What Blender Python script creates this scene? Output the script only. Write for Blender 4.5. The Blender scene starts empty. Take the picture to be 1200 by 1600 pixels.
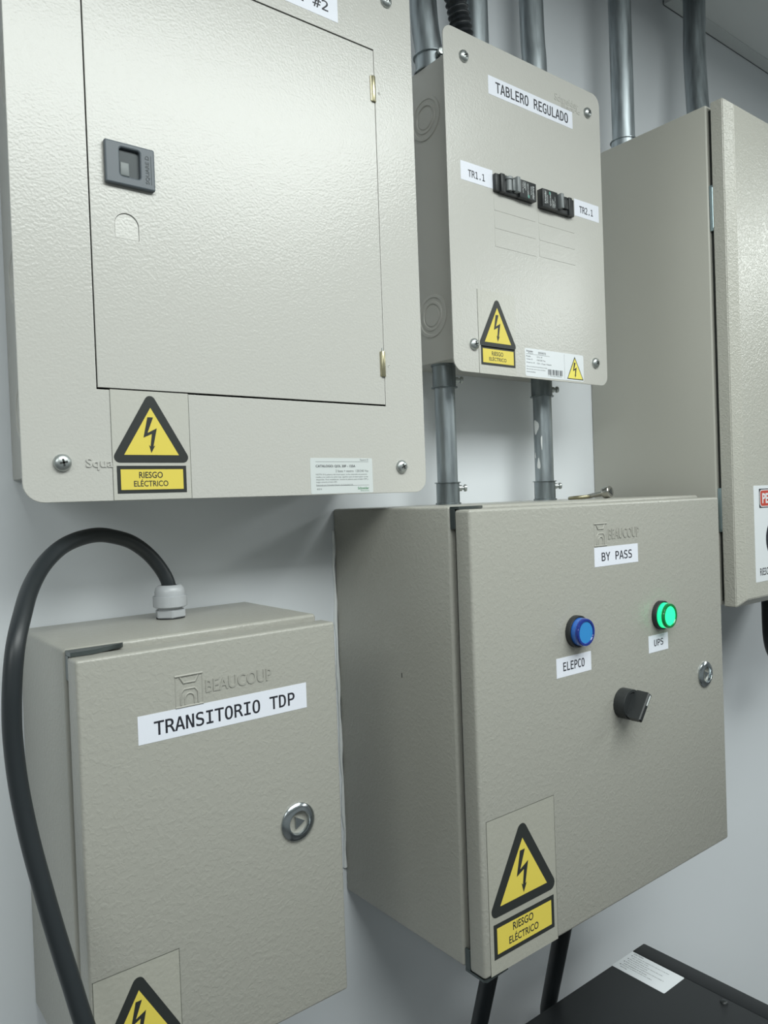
import bpy, bmesh, math
from mathutils import Vector, Matrix

# ---------------------------------------------------------------- scene, camera, light
scene = bpy.context.scene
COL = scene.collection
H = 1.60                                   # height of the camera above the floor; all z below are relative to it

FWD = Vector((0.614741, 0.788568, -0.015939))
RGT = Vector((0.787807, -0.614874, -0.035921))
UPV = Vector((0.038127, -0.009525, 0.999228))
cam_data = bpy.data.cameras.new('camera')
cam_data.sensor_fit = 'VERTICAL'
cam_data.sensor_height = 24.0
cam_data.lens = 24.0 * 1192.3 / 1600.0
cam_data.clip_start = 0.01
cam = bpy.data.objects.new('camera', cam_data)
COL.objects.link(cam)
M3 = Matrix((RGT, UPV, -FWD)).transposed()
cam.matrix_world = Matrix.Translation((0, -0.6577, H)) @ M3.to_4x4()
scene.camera = cam

scene.view_settings.view_transform = 'Standard'
scene.view_settings.look = 'None'
scene.view_settings.gamma = 1.0
scene.view_settings.use_curve_mapping = False
scene.view_settings.exposure = 0.0
try:
    scene.cycles.use_denoising = True
    scene.cycles.max_bounces = 8
    scene.cycles.sample_clamp_indirect = 6.0
except Exception:
    pass

world = bpy.data.worlds.new('world')
world.use_nodes = True
world.node_tree.nodes['Background'].inputs[0].default_value = (0.8, 0.9, 1.0, 1)
world.node_tree.nodes['Background'].inputs[1].default_value = 0.01
scene.world = world

def area_light(name, x, y, z, sx, sy, power, color):
    l = bpy.data.lights.new(name, 'AREA')
    l.shape = 'RECTANGLE'; l.size = sx; l.size_y = sy
    l.energy = power; l.color = color
    o = bpy.data.objects.new(name, l); COL.objects.link(o)
    o.location = (x, y, z + H)
    return o

LIGHT_COLOR = (0.945, 1.0, 0.975)
LAMPS = [(0.48, -0.94, 0.72, 1.2, 0.64, 22.0), (2.40, -1.15, 0.72, 0.6, 1.2, 21.0), (-1.25, -1.20, 0.72, 1.2, 0.6, 19.0)]  # third lamp is an added fill for the left wall and box sides
for k, (x, y, z, sx, sy, pw) in enumerate(LAMPS):
    area_light('panel_light', x, y, z, sx, sy, pw, LIGHT_COLOR)

# ---------------------------------------------------------------- materials
def srgb(r, g, b):
    f = lambda c: (c / 255 / 12.92) if c <= 10 else ((c / 255 + 0.055) / 1.055) ** 2.4
    return (f(r), f(g), f(b), 1.0)

def mat(name, color, rough=0.5, metal=0.0, emit=0.0, spec=0.5, coat=0.0, trans=0.0, emit_color=None):
    m = bpy.data.materials.new(name); m.use_nodes = True
    b = m.node_tree.nodes['Principled BSDF']
    b.inputs['Base Color'].default_value = color
    b.inputs['Roughness'].default_value = rough
    b.inputs['Metallic'].default_value = metal
    b.inputs['Specular IOR Level'].default_value = spec
    b.inputs['Coat Weight'].default_value = coat
    b.inputs['Transmission Weight'].default_value = trans
    if emit:
        b.inputs['Emission Color'].default_value = emit_color or color
        b.inputs['Emission Strength'].default_value = emit
    return m

def texture(m, scale, strength, dist, kind='paint', vary=0.0):
    """orange-peel bump (and a little colour variation) on a material, in object space"""
    nt = m.node_tree; N = nt.nodes; L = nt.links
    b = N['Principled BSDF']
    tc = N.new('ShaderNodeTexCoord')
    n1 = N.new('ShaderNodeTexNoise'); n1.inputs['Scale'].default_value = scale
    n1.inputs['Detail'].default_value = 2.0; n1.inputs['Roughness'].default_value = 0.5
    L.new(tc.outputs['Object'], n1.inputs['Vector'])
    h = n1.outputs['Fac']
    if kind == 'wrinkle':
        r = N.new('ShaderNodeValToRGB')
        r.color_ramp.elements[0].position = 0.42; r.color_ramp.elements[1].position = 0.70
        L.new(h, r.inputs['Fac']); h = r.outputs['Color']
        n1.inputs['Distortion'].default_value = 0.6
    bp = N.new('ShaderNodeBump'); bp.inputs['Strength'].default_value = strength
    bp.inputs['Distance'].default_value = dist
    L.new(h, bp.inputs['Height']); L.new(bp.outputs['Normal'], b.inputs['Normal'])
    if vary:
        n2 = N.new('ShaderNodeTexNoise'); n2.inputs['Scale'].default_value = scale * 0.05
        n2.inputs['Detail'].default_value = 4.0
        L.new(tc.outputs['Object'], n2.inputs['Vector'])
        mx = N.new('ShaderNodeMix'); mx.data_type = 'RGBA'
        c = b.inputs['Base Color'].default_value
        mx.inputs['A'].default_value = [v * (1 - vary) for v in c[:3]] + [1]
        mx.inputs['B'].default_value = [min(1, v * (1 + vary)) for v in c[:3]] + [1]
        L.new(n2.outputs['Fac'], mx.inputs['Factor']); L.new(mx.outputs['Result'], b.inputs['Base Color'])
    return m

def galvanized(name, color, rough):
    m = mat(name, color, rough, 0.85)
    nt = m.node_tree; N = nt.nodes; L = nt.links; b = N['Principled BSDF']
    tc = N.new('ShaderNodeTexCoord'); mp = N.new('ShaderNodeMapping')
    mp.inputs['Scale'].default_value = (1, 1, 0.12)
    n = N.new('ShaderNodeTexNoise'); n.inputs['Scale'].default_value = 140; n.inputs['Detail'].default_value = 5
    r = N.new('ShaderNodeValToRGB')
    r.color_ramp.elements[0].position = 0.32; r.color_ramp.elements[0].color = [v * 0.62 for v in color[:3]] + [1]
    r.color_ramp.elements[1].position = 0.66; r.color_ramp.elements[1].color = [min(1, v * 1.2) for v in color[:3]] + [1]
    L.new(tc.outputs['Object'], mp.inputs['Vector']); L.new(mp.outputs['Vector'], n.inputs['Vector'])
    L.new(n.outputs['Fac'], r.inputs['Fac']); L.new(r.outputs['Color'], b.inputs['Base Color'])
    bu = N.new('ShaderNodeBump'); bu.inputs['Strength'].default_value = 0.15; bu.inputs['Distance'].default_value = 0.0004
    L.new(n.outputs['Fac'], bu.inputs['Height']); L.new(bu.outputs['Normal'], b.inputs['Normal'])
    return m

PAINT = srgb(190, 189, 183)            # lighter grey beige of the two breaker panels
PAINT_B = srgb(160, 159, 151)          # deeper grey beige of the hinged boxes
M = {}
M['paint_fine'] = texture(mat('beige_paint_fine', PAINT, 0.25, spec=0.6), 520, 0.36, 0.0006)
M['paint_side'] = texture(mat('beige_paint_smooth', PAINT, 0.42), 300, 0.10, 0.0004)
M['paint_box'] = texture(mat('beige_box_paint_smooth', PAINT_B, 0.40), 300, 0.14, 0.0004)
M['paint_wrinkle'] = texture(mat('beige_paint_wrinkled', PAINT_B, 0.33), 290, 0.20, 0.0008, 'wrinkle')
PAINT_C = srgb(178, 177, 168)          # the tall cabinet
M['cabinet_side'] = texture(mat('beige_cabinet_smooth', PAINT_C, 0.40), 300, 0.12, 0.0004)
M['cabinet_door'] = texture(mat('beige_cabinet_wrinkled', PAINT_C, 0.30), 380, 0.30, 0.0008, 'wrinkle')
M['wall'] = texture(mat('white_wall_paint', srgb(225, 229, 233), 0.55), 90, 0.12, 0.0006, vary=0.015)
M['ceiling'] = texture(mat('ceiling_tile', srgb(226, 229, 229), 0.9), 160, 0.2, 0.0006)
M['trim'] = mat('white_metal_trim', srgb(215, 219, 219), 0.5)
M['far_wall'] = texture(mat('grey_wall_paint', srgb(186, 189, 190), 0.6), 90, 0.1, 0.0006)
M['floor'] = texture(mat('grey_floor', srgb(112, 113, 113), 0.5), 30, 0.05, 0.0005, vary=0.08)
M['dark_gap'] = mat('dark_gasket_and_shade', srgb(46, 49, 47), 0.8)  # gaskets and a chip, also shade painted into gaps, slots and holes
M['hinge_dark'] = mat('dark_zinc_hinge', srgb(88, 96, 96), 0.3, 0.7)
M['hinge_light'] = mat('bright_zinc_hinge', srgb(165, 185, 190), 0.3, 0.8)
M['brass'] = mat('brassy_zinc', srgb(172, 166, 138), 0.3, 0.85)
M['galv'] = galvanized('galvanized_steel', srgb(166, 174, 178), 0.38)
M['galv_dark'] = galvanized('zinc_coupling', srgb(140, 148, 151), 0.42)
M['chrome'] = mat('chrome', srgb(178, 184, 187), 0.20, 1.0)
M['chrome_cup'] = mat('lock_cup_shaded', srgb(66, 72, 75), 0.42, 0.8)  # darker than the ring: the recess shade is put into the colour
M['nickel'] = mat('nickel', srgb(190, 188, 180), 0.22, 1.0)
M['screw'] = mat('zinc_screw', srgb(180, 185, 184), 0.36, 0.9)
M['black_plastic'] = texture(mat('black_plastic', srgb(38, 41, 42), 0.42), 900, 0.05, 0.0002)
M['black_cable'] = mat('black_cable_sheath', srgb(34, 39, 42), 0.42)
M['black_hose'] = mat('black_hose', srgb(30, 34, 37), 0.4)
M['black_metal'] = texture(mat('black_powder_coat', srgb(27, 30, 32), 0.5), 700, 0.12, 0.0003)
M['grey_plastic'] = mat('light_grey_plastic', srgb(172, 175, 178), 0.35)
M['toggle'] = mat('grey_toggle', srgb(128, 133, 134), 0.4)
M['latch'] = mat('slate_plastic', srgb(92, 99, 105), 0.45)
M['latch_dark'] = mat('slate_plastic_shaded', srgb(56, 64, 67), 0.5)  # darkened copy of the latch plastic, recess shade in the colour
M['latch_slide'] = mat('grey_slide', srgb(118, 124, 124), 0.45)
M['tape'] = texture(mat('white_label_tape', srgb(226, 229, 238), 0.4), 300, 0.10, 0.0003)
M['paper'] = mat('white_label_paper', srgb(222, 226, 229), 0.35)
M['silver_paper'] = mat('pale_grey_label', srgb(206, 211, 210), 0.3)
M['ink'] = mat('black_ink', srgb(34, 35, 44), 0.5)
M['soft_ink'] = mat('dark_grey_ink', srgb(92, 96, 98), 0.5)
M['sign_black'] = mat('sign_black', srgb(44, 47, 46), 0.42)
M['sign_yellow'] = mat('sign_yellow', srgb(222, 203, 88), 0.40)
M['bright_yellow'] = mat('label_yellow', srgb(238, 224, 104), 0.40)
M['film'] = texture(mat('clear_film', srgb(188, 187, 179), 0.27, spec=0.6), 420, 0.30, 0.0006)
M['film_box'] = texture(mat('clear_film_on_box', srgb(165, 164, 154), 0.28, spec=0.6), 300, 0.35, 0.0008)
M['film_edge'] = mat('film_cut_edge', srgb(96, 98, 90), 0.5)
M['green_ink'] = mat('green_ink', srgb(70, 130, 90), 0.5)
M['teal_ink'] = mat('teal_ink', srgb(90, 150, 135), 0.5)
M['white_ink'] = mat('white_ink', srgb(205, 210, 210), 0.5)
M['red_ink'] = mat('red_ink', srgb(190, 70, 55), 0.45)
M['blue_lens'] = mat('blue_lens', srgb(38, 100, 185), 0.2, coat=0.4)
M['blue_face'] = mat('blue_lens_face', srgb(52, 136, 200), 0.3)
M['blue_rim'] = mat('blue_lens_rim', srgb(26, 48, 130), 0.15, coat=0.4)
M['green_lens'] = mat('green_lens', (0.0, 0.55, 0.20, 1), 0.2, emit=1.15, emit_color=(0.015, 1.0, 0.33, 1))
M['green_face'] = mat('green_lens_face', (0.0, 0.6, 0.22, 1), 0.25, emit=1.35, emit_color=(0.03, 1.0, 0.30, 1))
M['green_rim'] = mat('green_lens_rim', srgb(8, 105, 48), 0.15, coat=0.4, emit=0.05, emit_color=(0.0, 0.8, 0.25, 1))
M['sealant'] = mat('white_sealant', srgb(225, 228, 228), 0.5)
M['diffuser'] = mat('lamp_diffuser', (0.9, 0.9, 0.9, 1), 0.5)

# outlines of a fixed-pitch sans serif, thousandths of an em
GLYPH = {'A':[[[214,458],[140,192],[289,192]],[[172,520],[257,520],[416,0],[344,0],[305,135],[123,135],[86,0],[13,0]]],'B':[[[128,248],[128,58],[212,58],[249,60],[278,67],[299,79],[314,97],[322,120],[325,150],[322,181],[313,206],[298,224],[276,238],[247,246],[212,248]],[[128,462],[128,305],[210,305],[241,308],[266,314],[284,325],[297,341],[304,362],[307,388],[304,412],[297,431],[284,445],[266,454],[241,460],[210,462]],[[58,520],[212,520],[261,516],[302,505],[335,485],[359,459],[373,427],[378,388],[375,358],[368,333],[355,313],[337,297],[314,285],[287,278],[318,270],[345,255],[367,235],[383,208],[393,178],[396,143],[391,99],[375,64],[350,36],[314,16],[268,4],[212,0],[58,0]]],'C':[[[374,18],[319,-3],[259,-10],[197,-2],[145,21],[104,61],[73,114],[55,180],[48,259],[55,338],[73,404],[104,458],[146,498],[197,521],[259,529],[319,522],[374,501],[374,429],[356,442],[338,452],[318,461],[298,467],[279,471],[259,472],[217,466],[183,449],[156,419],[137,378],[126,325],[122,259],[126,194],[137,141],[156,100],[183,71],[217,53],[259,47],[279,48],[299,52],[319,58],[338,67],[356,77],[374,91]]],'D':[[[152,58],[205,63],[246,77],[276,101],[295,138],[307,191],[311,259],[307,328],[295,381],[276,418],[247,443],[205,457],[152,462],[118,462],[118,58]],[[153,520],[226,513],[284,492],[329,456],[360,406],[379,341],[385,259],[379,178],[360,113],[329,63],[284,28],[226,7],[153,0],[48,0],[48,520]]],'E':[[[69,520],[377,520],[377,461],[139,461],[139,307],[367,307],[367,248],[139,248],[139,59],[384,59],[384,0],[69,0]]],'G':[[[384,43],[365,27],[344,14],[321,3],[297,-4],[271,-9],[244,-10],[183,-2],[132,21],[91,61],[60,114],[42,181],[36,259],[42,338],[60,404],[91,458],[133,498],[185,521],[246,529],[268,528],[289,525],[309,520],[329,513],[348,503],[367,492],[367,420],[348,436],[328,449],[309,459],[289,466],[268,471],[246,472],[204,466],[170,449],[143,419],[124,378],[113,324],[109,259],[113,193],[124,140],[142,99],[168,70],[202,53],[244,47],[285,52],[317,69],[317,209],[242,209],[242,267],[384,267]]],'I':[[[70,520],[359,520],[359,461],[250,461],[250,59],[359,59],[359,0],[70,0],[70,59],[179,59],[179,461],[70,461]]],'L':[[[75,520],[146,520],[146,59],[397,59],[397,0],[75,0]]],'N':[[[48,520],[138,520],[313,92],[313,520],[381,520],[381,0],[292,0],[116,428],[116,0],[48,0]]],'O':[[[315,259],[312,328],[305,383],[292,423],[273,450],[247,467],[214,472],[182,467],[157,450],[138,423],[125,383],[117,328],[114,259],[117,190],[125,136],[138,96],[157,69],[182,52],[214,47],[247,52],[273,69],[292,96],[305,136],[312,190]],[[389,259],[384,177],[369,109],[346,57],[312,20],[268,-3],[214,-10],[161,-3],[117,19],[84,56],[60,109],[45,176],[41,259],[46,342],[60,410],[84,462],[117,500],[161,522],[214,529],[268,522],[312,500],[346,462],[369,410],[384,342]]],'P':[[[139,462],[139,267],[220,267],[251,270],[276,278],[296,292],[312,312],[321,336],[324,365],[321,393],[312,417],[297,436],[276,451],[251,459],[220,462]],[[69,520],[220,520],[274,515],[318,502],[352,480],[377,450],[392,411],[397,365],[392,317],[377,279],[353,248],[318,226],[274,213],[220,209],[139,209],[139,0],[69,0]]],'R':[[[265,245],[282,239],[297,231],[311,219],[325,202],[341,176],[359,142],[429,0],[354,0],[292,131],[275,164],[258,188],[244,204],[228,213],[209,218],[188,220],[120,220],[120,0],[50,0],[50,520],[195,520],[247,516],[291,503],[326,481],[351,452],[366,414],[372,369],[368,337],[359,309],[343,285],[322,266],[296,253]],[[120,462],[120,278],[197,278],[228,280],[253,288],[273,300],[286,318],[295,341],[297,369],[294,397],[286,420],[271,438],[251,451],[225,459],[195,462]]],'S':[[[352,502],[352,431],[331,443],[310,454],[288,462],[267,468],[245,471],[223,472],[192,470],[166,462],[144,449],[128,432],[119,411],[116,386],[118,365],[124,348],[135,334],[151,323],[175,312],[205,304],[242,295],[287,282],[322,264],[349,242],[367,214],[379,181],[382,142],[377,97],[362,59],[336,29],[301,7],[256,-6],[203,-10],[129,-2],[55,21],[55,96],[81,81],[106,68],[131,59],[155,52],[179,48],[203,47],[236,50],[263,58],[286,71],[302,89],[312,111],[315,138],[313,161],[306,181],[295,197],[278,210],[254,220],[224,229],[186,237],[142,250],[107,267],[81,287],[63,311],[52,341],[48,376],[54,419],[69,456],[95,487],[130,511],[171,525],[220,529],[283,522]]],'T':[[[16,520],[413,520],[413,461],[250,461],[250,0],[180,0],[180,461],[16,461]]],'U':[[[51,200],[51,520],[122,520],[122,167],[122,145],[123,127],[124,113],[131,88],[140,76],[151,66],[163,57],[179,52],[196,48],[214,47],[234,48],[251,52],[266,57],[278,66],[289,76],[298,88],[305,113],[307,126],[307,144],[307,167],[307,520],[378,520],[378,200],[377,151],[373,114],[368,86],[360,65],[348,47],[334,31],[318,18],[300,8],[281,0],[260,-6],[238,-9],[214,-10],[191,-9],[169,-6],[148,0],[129,8],[112,18],[95,31],[81,46],[70,65],[61,87],[56,114],[52,152]]],'Y':[[[13,520],[88,520],[214,290],[341,520],[416,520],[250,233],[250,0],[179,0],[179,233]]],'#':[[[238,512],[202,367],[287,367],[324,512],[380,512],[343,367],[428,367],[428,314],[330,314],[301,197],[388,197],[388,144],[287,144],[251,0],[195,0],[232,144],[146,144],[110,0],[54,0],[91,144],[1,144],[1,197],[104,197],[133,314],[41,314],[41,367],[146,367],[182,512]],[[274,314],[189,314],[160,197],[245,197]]],'1':[[[94,59],[203,59],[203,456],[86,430],[86,494],[203,520],[273,520],[273,59],[381,59],[381,0],[94,0]]],'2':[[[130,59],[369,59],[369,0],[53,0],[53,59],[95,103],[132,144],[167,180],[196,212],[218,237],[234,255],[255,281],[270,304],[281,323],[288,341],[292,359],[293,377],[290,404],[282,427],[268,445],[248,459],[225,467],[197,470],[176,469],[154,465],[131,459],[107,450],[83,438],[57,424],[57,495],[128,521],[196,529],[244,525],[284,511],[319,489],[345,459],[360,423],[365,382],[364,360],[358,338],[350,315],[337,292],[321,268],[299,242],[284,225],[266,204],[243,179],[214,148],[176,108]]],'.':[[[170,106],[258,106],[258,0],[170,0]]]}

# ---------------------------------------------------------------- helpers
def arc2(cx, cz, r, a0, a1, n):
    return [(cx + r * math.cos(a0 + (a1 - a0) * k / n), cz + r * math.sin(a0 + (a1 - a0) * k / n)) for k in range(n + 1)]

def rrect(x0, x1, z0, z1, r=0.0, n=6):
    if r <= 0: return [(x0, z0), (x1, z0), (x1, z1), (x0, z1)]
    P = math.pi
    return (arc2(x0 + r, z0 + r, r, P, 1.5 * P, n) + arc2(x1 - r, z0 + r, r, 1.5 * P, 2 * P, n)
            + arc2(x1 - r, z1 - r, r, 0, 0.5 * P, n) + arc2(x0 + r, z1 - r, r, 0.5 * P, P, n))

def rounded_poly(pts, r, n=6):
    """polygon with every corner rounded by radius r"""
    out = []
    m = len(pts)
    for i in range(m):
        p = Vector(pts[i]); a = (Vector(pts[i - 1]) - p).normalized(); b = (Vector(pts[(i + 1) % m]) - p).normalized()
        ang = a.angle(b); t = r / math.tan(ang / 2)
        c = p + (a + b).normalized() * (r / math.sin(ang / 2))
        s = p + a * t - c; e = p + b * t - c
        a0 = math.atan2(s.y, s.x); a1 = math.atan2(e.y, e.x)
        d = (a1 - a0 + math.pi) % (2 * math.pi) - math.pi
        out += [(c.x + r * math.cos(a0 + d * k / n), c.y + r * math.sin(a0 + d * k / n)) for k in range(n + 1)]
    return out

def loft_frame(d):
    d = Vector(d).normalized()
    u = d.orthogonal().normalized(); v = d.cross(u)
    return d, u, v

def bezier_path(pts, sub=6):
    """Catmull-Rom through the points"""
    P = [Vector(p) for p in pts]
    P = [P[0] * 2 - P[1]] + P + [P[-1] * 2 - P[-2]]
    out = []
    for i in range(1, len(P) - 2):
        for k in range(sub):
            t = k / sub
            a, b, c, d = P[i - 1], P[i], P[i + 1], P[i + 2]
            out.append(0.5 * ((2 * b) + (c - a) * t + (2 * a - 5 * b + 4 * c - d) * t * t + (3 * b - a - 3 * c + d) * t ** 3))
    out.append(P[-2])
    return out

class MB:
    """collects shapes (z relative to camera height) and links them as one mesh object"""
    def __init__(self): self.bm = bmesh.new()
    def _tag(self, faces, mi):
        for f in faces: f.material_index = mi
    def box(self, x0, x1, y0, y1, z0, z1, bev=0.0, seg=3, mi=0, open_front=False):
        r = bmesh.ops.create_cube(self.bm, size=1.0)
        vs = r['verts']
        for v in vs:
            v.co = ((x0 + x1) / 2 + v.co.x * (x1 - x0), (y0 + y1) / 2 + v.co.y * (y1 - y0), (z0 + z1) / 2 + v.co.z * (z1 - z0))
        fs = set(f for v in vs for f in v.link_faces); self._tag(fs, mi)
        if bev > 0:
            es = list(set(e for v in vs for e in v.link_edges))
            rr = bmesh.ops.bevel(self.bm, geom=es, offset=bev, segments=seg, profile=0.5, affect='EDGES')
            self._tag(rr['faces'], mi)
            fs = set(rr['faces'])
            for f in list(fs): fs |= set(g for e in f.edges for g in e.link_faces)
        if open_front:
            fr = [f for f in fs if f.is_valid and f.normal.y < -0.99]
            bmesh.ops.delete(self.bm, geom=fr, context='FACES')
        return self
    def prism(self, pts, y0, y1, mi=0):
        """polygon in x,z pushed from y0 (front) to y1"""
        a = [self.bm.verts.new((x, y0, z)) for x, z in pts]; b = [self.bm.verts.new((x, y1, z)) for x, z in pts]
        n = len(pts); fs = [self.bm.faces.new(a), self.bm.faces.new(b[::-1])]
        for i in range(n):
            fs.append(self.bm.faces.new((a[i], b[i], b[(i + 1) % n], a[(i + 1) % n])))
        self._tag(fs, mi); return self
    def slab(self, pts, z0, z1, mi=0):
        """polygon in x,y pushed from z0 to z1"""
        a = [self.bm.verts.new((x, y, z0)) for x, y in pts]; b = [self.bm.verts.new((x, y, z1)) for x, y in pts]
        n = len(pts); fs = [self.bm.faces.new(a[::-1]), self.bm.faces.new(b)]
        for i in range(n):
            fs.append(self.bm.faces.new((a[i], a[(i + 1) % n], b[(i + 1) % n], b[i])))
        self._tag(fs, mi); return self
    def lathe(self, prof, c, axis, n=32, mi=0, mis=None, cap0=True, cap1=True):
        """profile of (radius, distance along axis) turned about the axis through c"""
        d, u, v = loft_frame(axis); c = Vector(c); rings = []
        for r, h in prof:
            if r <= 1e-7: rings.append([self.bm.verts.new(c + d * h)])
            else: rings.append([self.bm.verts.new(c + d * h + (u * math.cos(2 * math.pi * k / n) + v * math.sin(2 * math.pi * k / n)) * r) for k in range(n)])
        fs = []
        for i in range(len(rings) - 1):
            A, B = rings[i], rings[i + 1]; m = mis[i] if mis else mi
            for k in range(n):
                k2 = (k + 1) % n
                if len(A) == 1 and len(B) == 1: continue
                if len(A) == 1: f = self.bm.faces.new((A[0], B[k2], B[k]))
                elif len(B) == 1: f = self.bm.faces.new((A[k], A[k2], B[0]))
                else: f = self.bm.faces.new((A[k], A[k2], B[k2], B[k]))
                f.material_index = m
        if cap0 and len(rings[0]) > 1: self.bm.faces.new(rings[0][::-1]).material_index = mis[0] if mis else mi
        if cap1 and len(rings[-1]) > 1: self.bm.faces.new(rings[-1]).material_index = mis[-1] if mis else mi
        return self
    def tube(self, path, r, n=20, mi=0, caps=True, closed=False):
        P = [Vector(p) for p in path]; m = len(P)
        rad = r if isinstance(r, (list, tuple)) else [r] * m
        tang = []
        for i in range(m):
            if closed: t = P[(i + 1) % m] - P[i - 1]
            else: t = P[min(i + 1, m - 1)] - P[max(i - 1, 0)]
            tang.append(t.normalized())
        u = tang[0].orthogonal().normalized(); rings = []
        for i in range(m):
            u = (u - tang[i] * u.dot(tang[i])).normalized(); v = tang[i].cross(u)
            rings.append([self.bm.verts.new(P[i] + (u * math.cos(2 * math.pi * k / n) + v * math.sin(2 * math.pi * k / n)) * rad[i]) for k in range(n)])
        for i in range(m if closed else m - 1):
            A, B = rings[i], rings[(i + 1) % m]
            for k in range(n):
                self.bm.faces.new((A[k], A[(k + 1) % n], B[(k + 1) % n], B[k])).material_index = mi
        if caps and not closed:
            self.bm.faces.new(rings[0][::-1]).material_index = mi; self.bm.faces.new(rings[-1]).material_index = mi
        return self
    def add_mesh(self, me, fn, mi=0):
        n0 = len(self.bm.faces); nv = len(self.bm.verts)
        self.bm.from_mesh(me)
        self.bm.verts.ensure_lookup_table(); self.bm.faces.ensure_lookup_table()
        for v in self.bm.verts[nv:]: v.co = fn(v.co)
        for f in self.bm.faces[n0:]: f.material_index = mi
        bpy.data.meshes.remove(me)
        return self
    def plate(self, outlines, yf, thick, bev=0.0, mi=0):
        """sheet in the x,z plane from 2D outlines (inner ones are holes); front at yf"""
        cu = bpy.data.curves.new('outline', 'CURVE'); cu.dimensions = '2D'; cu.fill_mode = 'BOTH'
        cu.extrude = max(thick / 2 - bev, 0); cu.bevel_depth = bev; cu.bevel_resolution = 2; cu.offset = -bev
        for o in outlines:
            s = cu.splines.new('POLY'); s.points.add(len(o) - 1); s.use_cyclic_u = True
            for p, (x, z) in zip(s.points, o): p.co = (x, z, 0, 1)
        ob = bpy.data.objects.new('outline', cu)
        me = bpy.data.meshes.new_from_object(ob)
        bpy.data.objects.remove(ob); bpy.data.curves.remove(cu)
        return self.add_mesh(me, lambda c: Vector((c.x, yf + thick / 2 - c.z, c.y)), mi)
    def glyphs(self, splines, fn, ext=0.0, bev=0.0, mi=0, off=0.0):
        cu = bpy.data.curves.new('glyphs', 'CURVE'); cu.dimensions = '2D'; cu.fill_mode = 'BOTH'
        cu.extrude = ext; cu.bevel_depth = bev; cu.offset = off
        for o in splines:
            s = cu.splines.new('POLY'); s.points.add(len(o) - 1); s.use_cyclic_u = True
            for p, (x, z) in zip(s.points, o): p.co = (x, z, 0, 1)
        ob = bpy.data.objects.new('glyphs', cu); me = bpy.data.meshes.new_from_object(ob)
        bpy.data.objects.remove(ob); bpy.data.curves.remove(cu)
        return self.add_mesh(me, fn, mi)
    def text(self, body, x0, x1, z0, z1, y, bold=0.0, ext=0.00003, bev=0.0, mi=0, fn=None, space=1.0):
        """lettering fitted into the box x0..x1, z0..z1 on the plane y"""
        cu = bpy.data.curves.new('lettering', 'FONT'); cu.body = body; cu.size = 1.0; cu.offset = bold
        cu.space_character = space; cu.resolution_u = 3
        ob = bpy.data.objects.new('lettering', cu); me = bpy.data.meshes.new_from_object(ob)
        bpy.data.objects.remove(ob); bpy.data.curves.remove(cu)
        xs = [v.co.x for v in me.vertices]; zs = [v.co.y for v in me.vertices]
        ax, bx, az, bz = min(xs), max(xs), min(zs), max(zs)
        sx = (x1 - x0) / (bx - ax); sz = (z1 - z0) / (bz - az)
        if ext or bev:                       # give the flat lettering a little body
            bm2 = bmesh.new(); bm2.from_mesh(me)
            r = bmesh.ops.extrude_face_region(bm2, geom=bm2.faces[:])
            for e in r['geom']:
                if isinstance(e, bmesh.types.BMVert): e.co.z += 1.0
            bmesh.ops.recalc_face_normals(bm2, faces=bm2.faces[:])
            bm2.to_mesh(me); bm2.free()
        g = fn or (lambda p, q, h: Vector((p, y - h, q)))
        return self.add_mesh(me, lambda c: g(x0 + (c.x - ax) * sx, z0 + (c.y - az) * sz, c.z * ext), mi)
    def mono(self, body, x0, x1, z0, z1, y, mi=0):
        """typewriter lettering (fixed pitch) fitted between x0..x1, capitals z0..z1"""
        adv = 429.0; lo = hi = None; spl = []
        for k, ch in enumerate(body):
            for s in GLYPH.get(ch, ()):
                pts = [(x + k * adv, z) for x, z in s]; spl.append(pts)
                a, b = min(p[0] for p in pts), max(p[0] for p in pts)
                lo = a if lo is None else min(lo, a); hi = b if hi is None else max(hi, b)
        sx = (x1 - x0) / (hi - lo); sz = (z1 - z0) / 520.0
        spl = [[((px - lo) * sx * 1000, pz * sz * 1000) for px, pz in s] for s in spl]
        return self.glyphs(spl, lambda c: Vector((x0 + c.x / 1000, y - c.z / 1000, z0 + c.y / 1000)), ext=0.03, mi=mi, off=(z1 - z0) * 1000 * 0.018)
    def stroke(self, pts, w, yf, h, mi=0):
        """raised rounded bead following 2D points in the x,z plane"""
        path = [(x, yf, z) for x, z in pts]
        return self.tube(path, w / 2, n=8, mi=mi)
    def build(self, name, mats, parent=None, angle=35.0, label=None, kind=None):
        org = Vector((0, 0, 0)); p = parent
        while p is not None:
            if p.parent is None: org = p.location.copy() - Vector((0, 0, H))
            p = p.parent
        me = bpy.data.meshes.new(name)
        bmesh.ops.recalc_face_normals(self.bm, faces=self.bm.faces[:])
        top = parent is None
        if top:
            cs = [v.co for v in self.bm.verts]
            org = Vector(((min(c.x for c in cs) + max(c.x for c in cs)) / 2, (min(c.y for c in cs) + max(c.y for c in cs)) / 2, min(c.z for c in cs)))
        for v in self.bm.verts: v.co -= org
        self.bm.to_mesh(me); self.bm.free()
        for m in (mats if isinstance(mats, (list, tuple)) else [mats]): me.materials.append(M[m])
        for f in me.polygons: f.use_smooth = True
        try: me.set_sharp_from_angle(angle=math.radians(angle))
        except Exception: pass
        o = bpy.data.objects.new(name, me); COL.objects.link(o)
        if top: o.location = org + Vector((0, 0, H))
        else: o.parent = parent
        if label: o['label'] = label
        if kind: o['kind'] = kind
        return o

def thing(name, label, cat, loc, group=None):
    o = bpy.data.objects.new(name, None); COL.objects.link(o)
    o.empty_display_size = 0.05
    o.location = (loc[0], loc[1], loc[2] + H)
    o['label'] = label; o['category'] = cat
    if group: o['group'] = group
    return o

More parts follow.
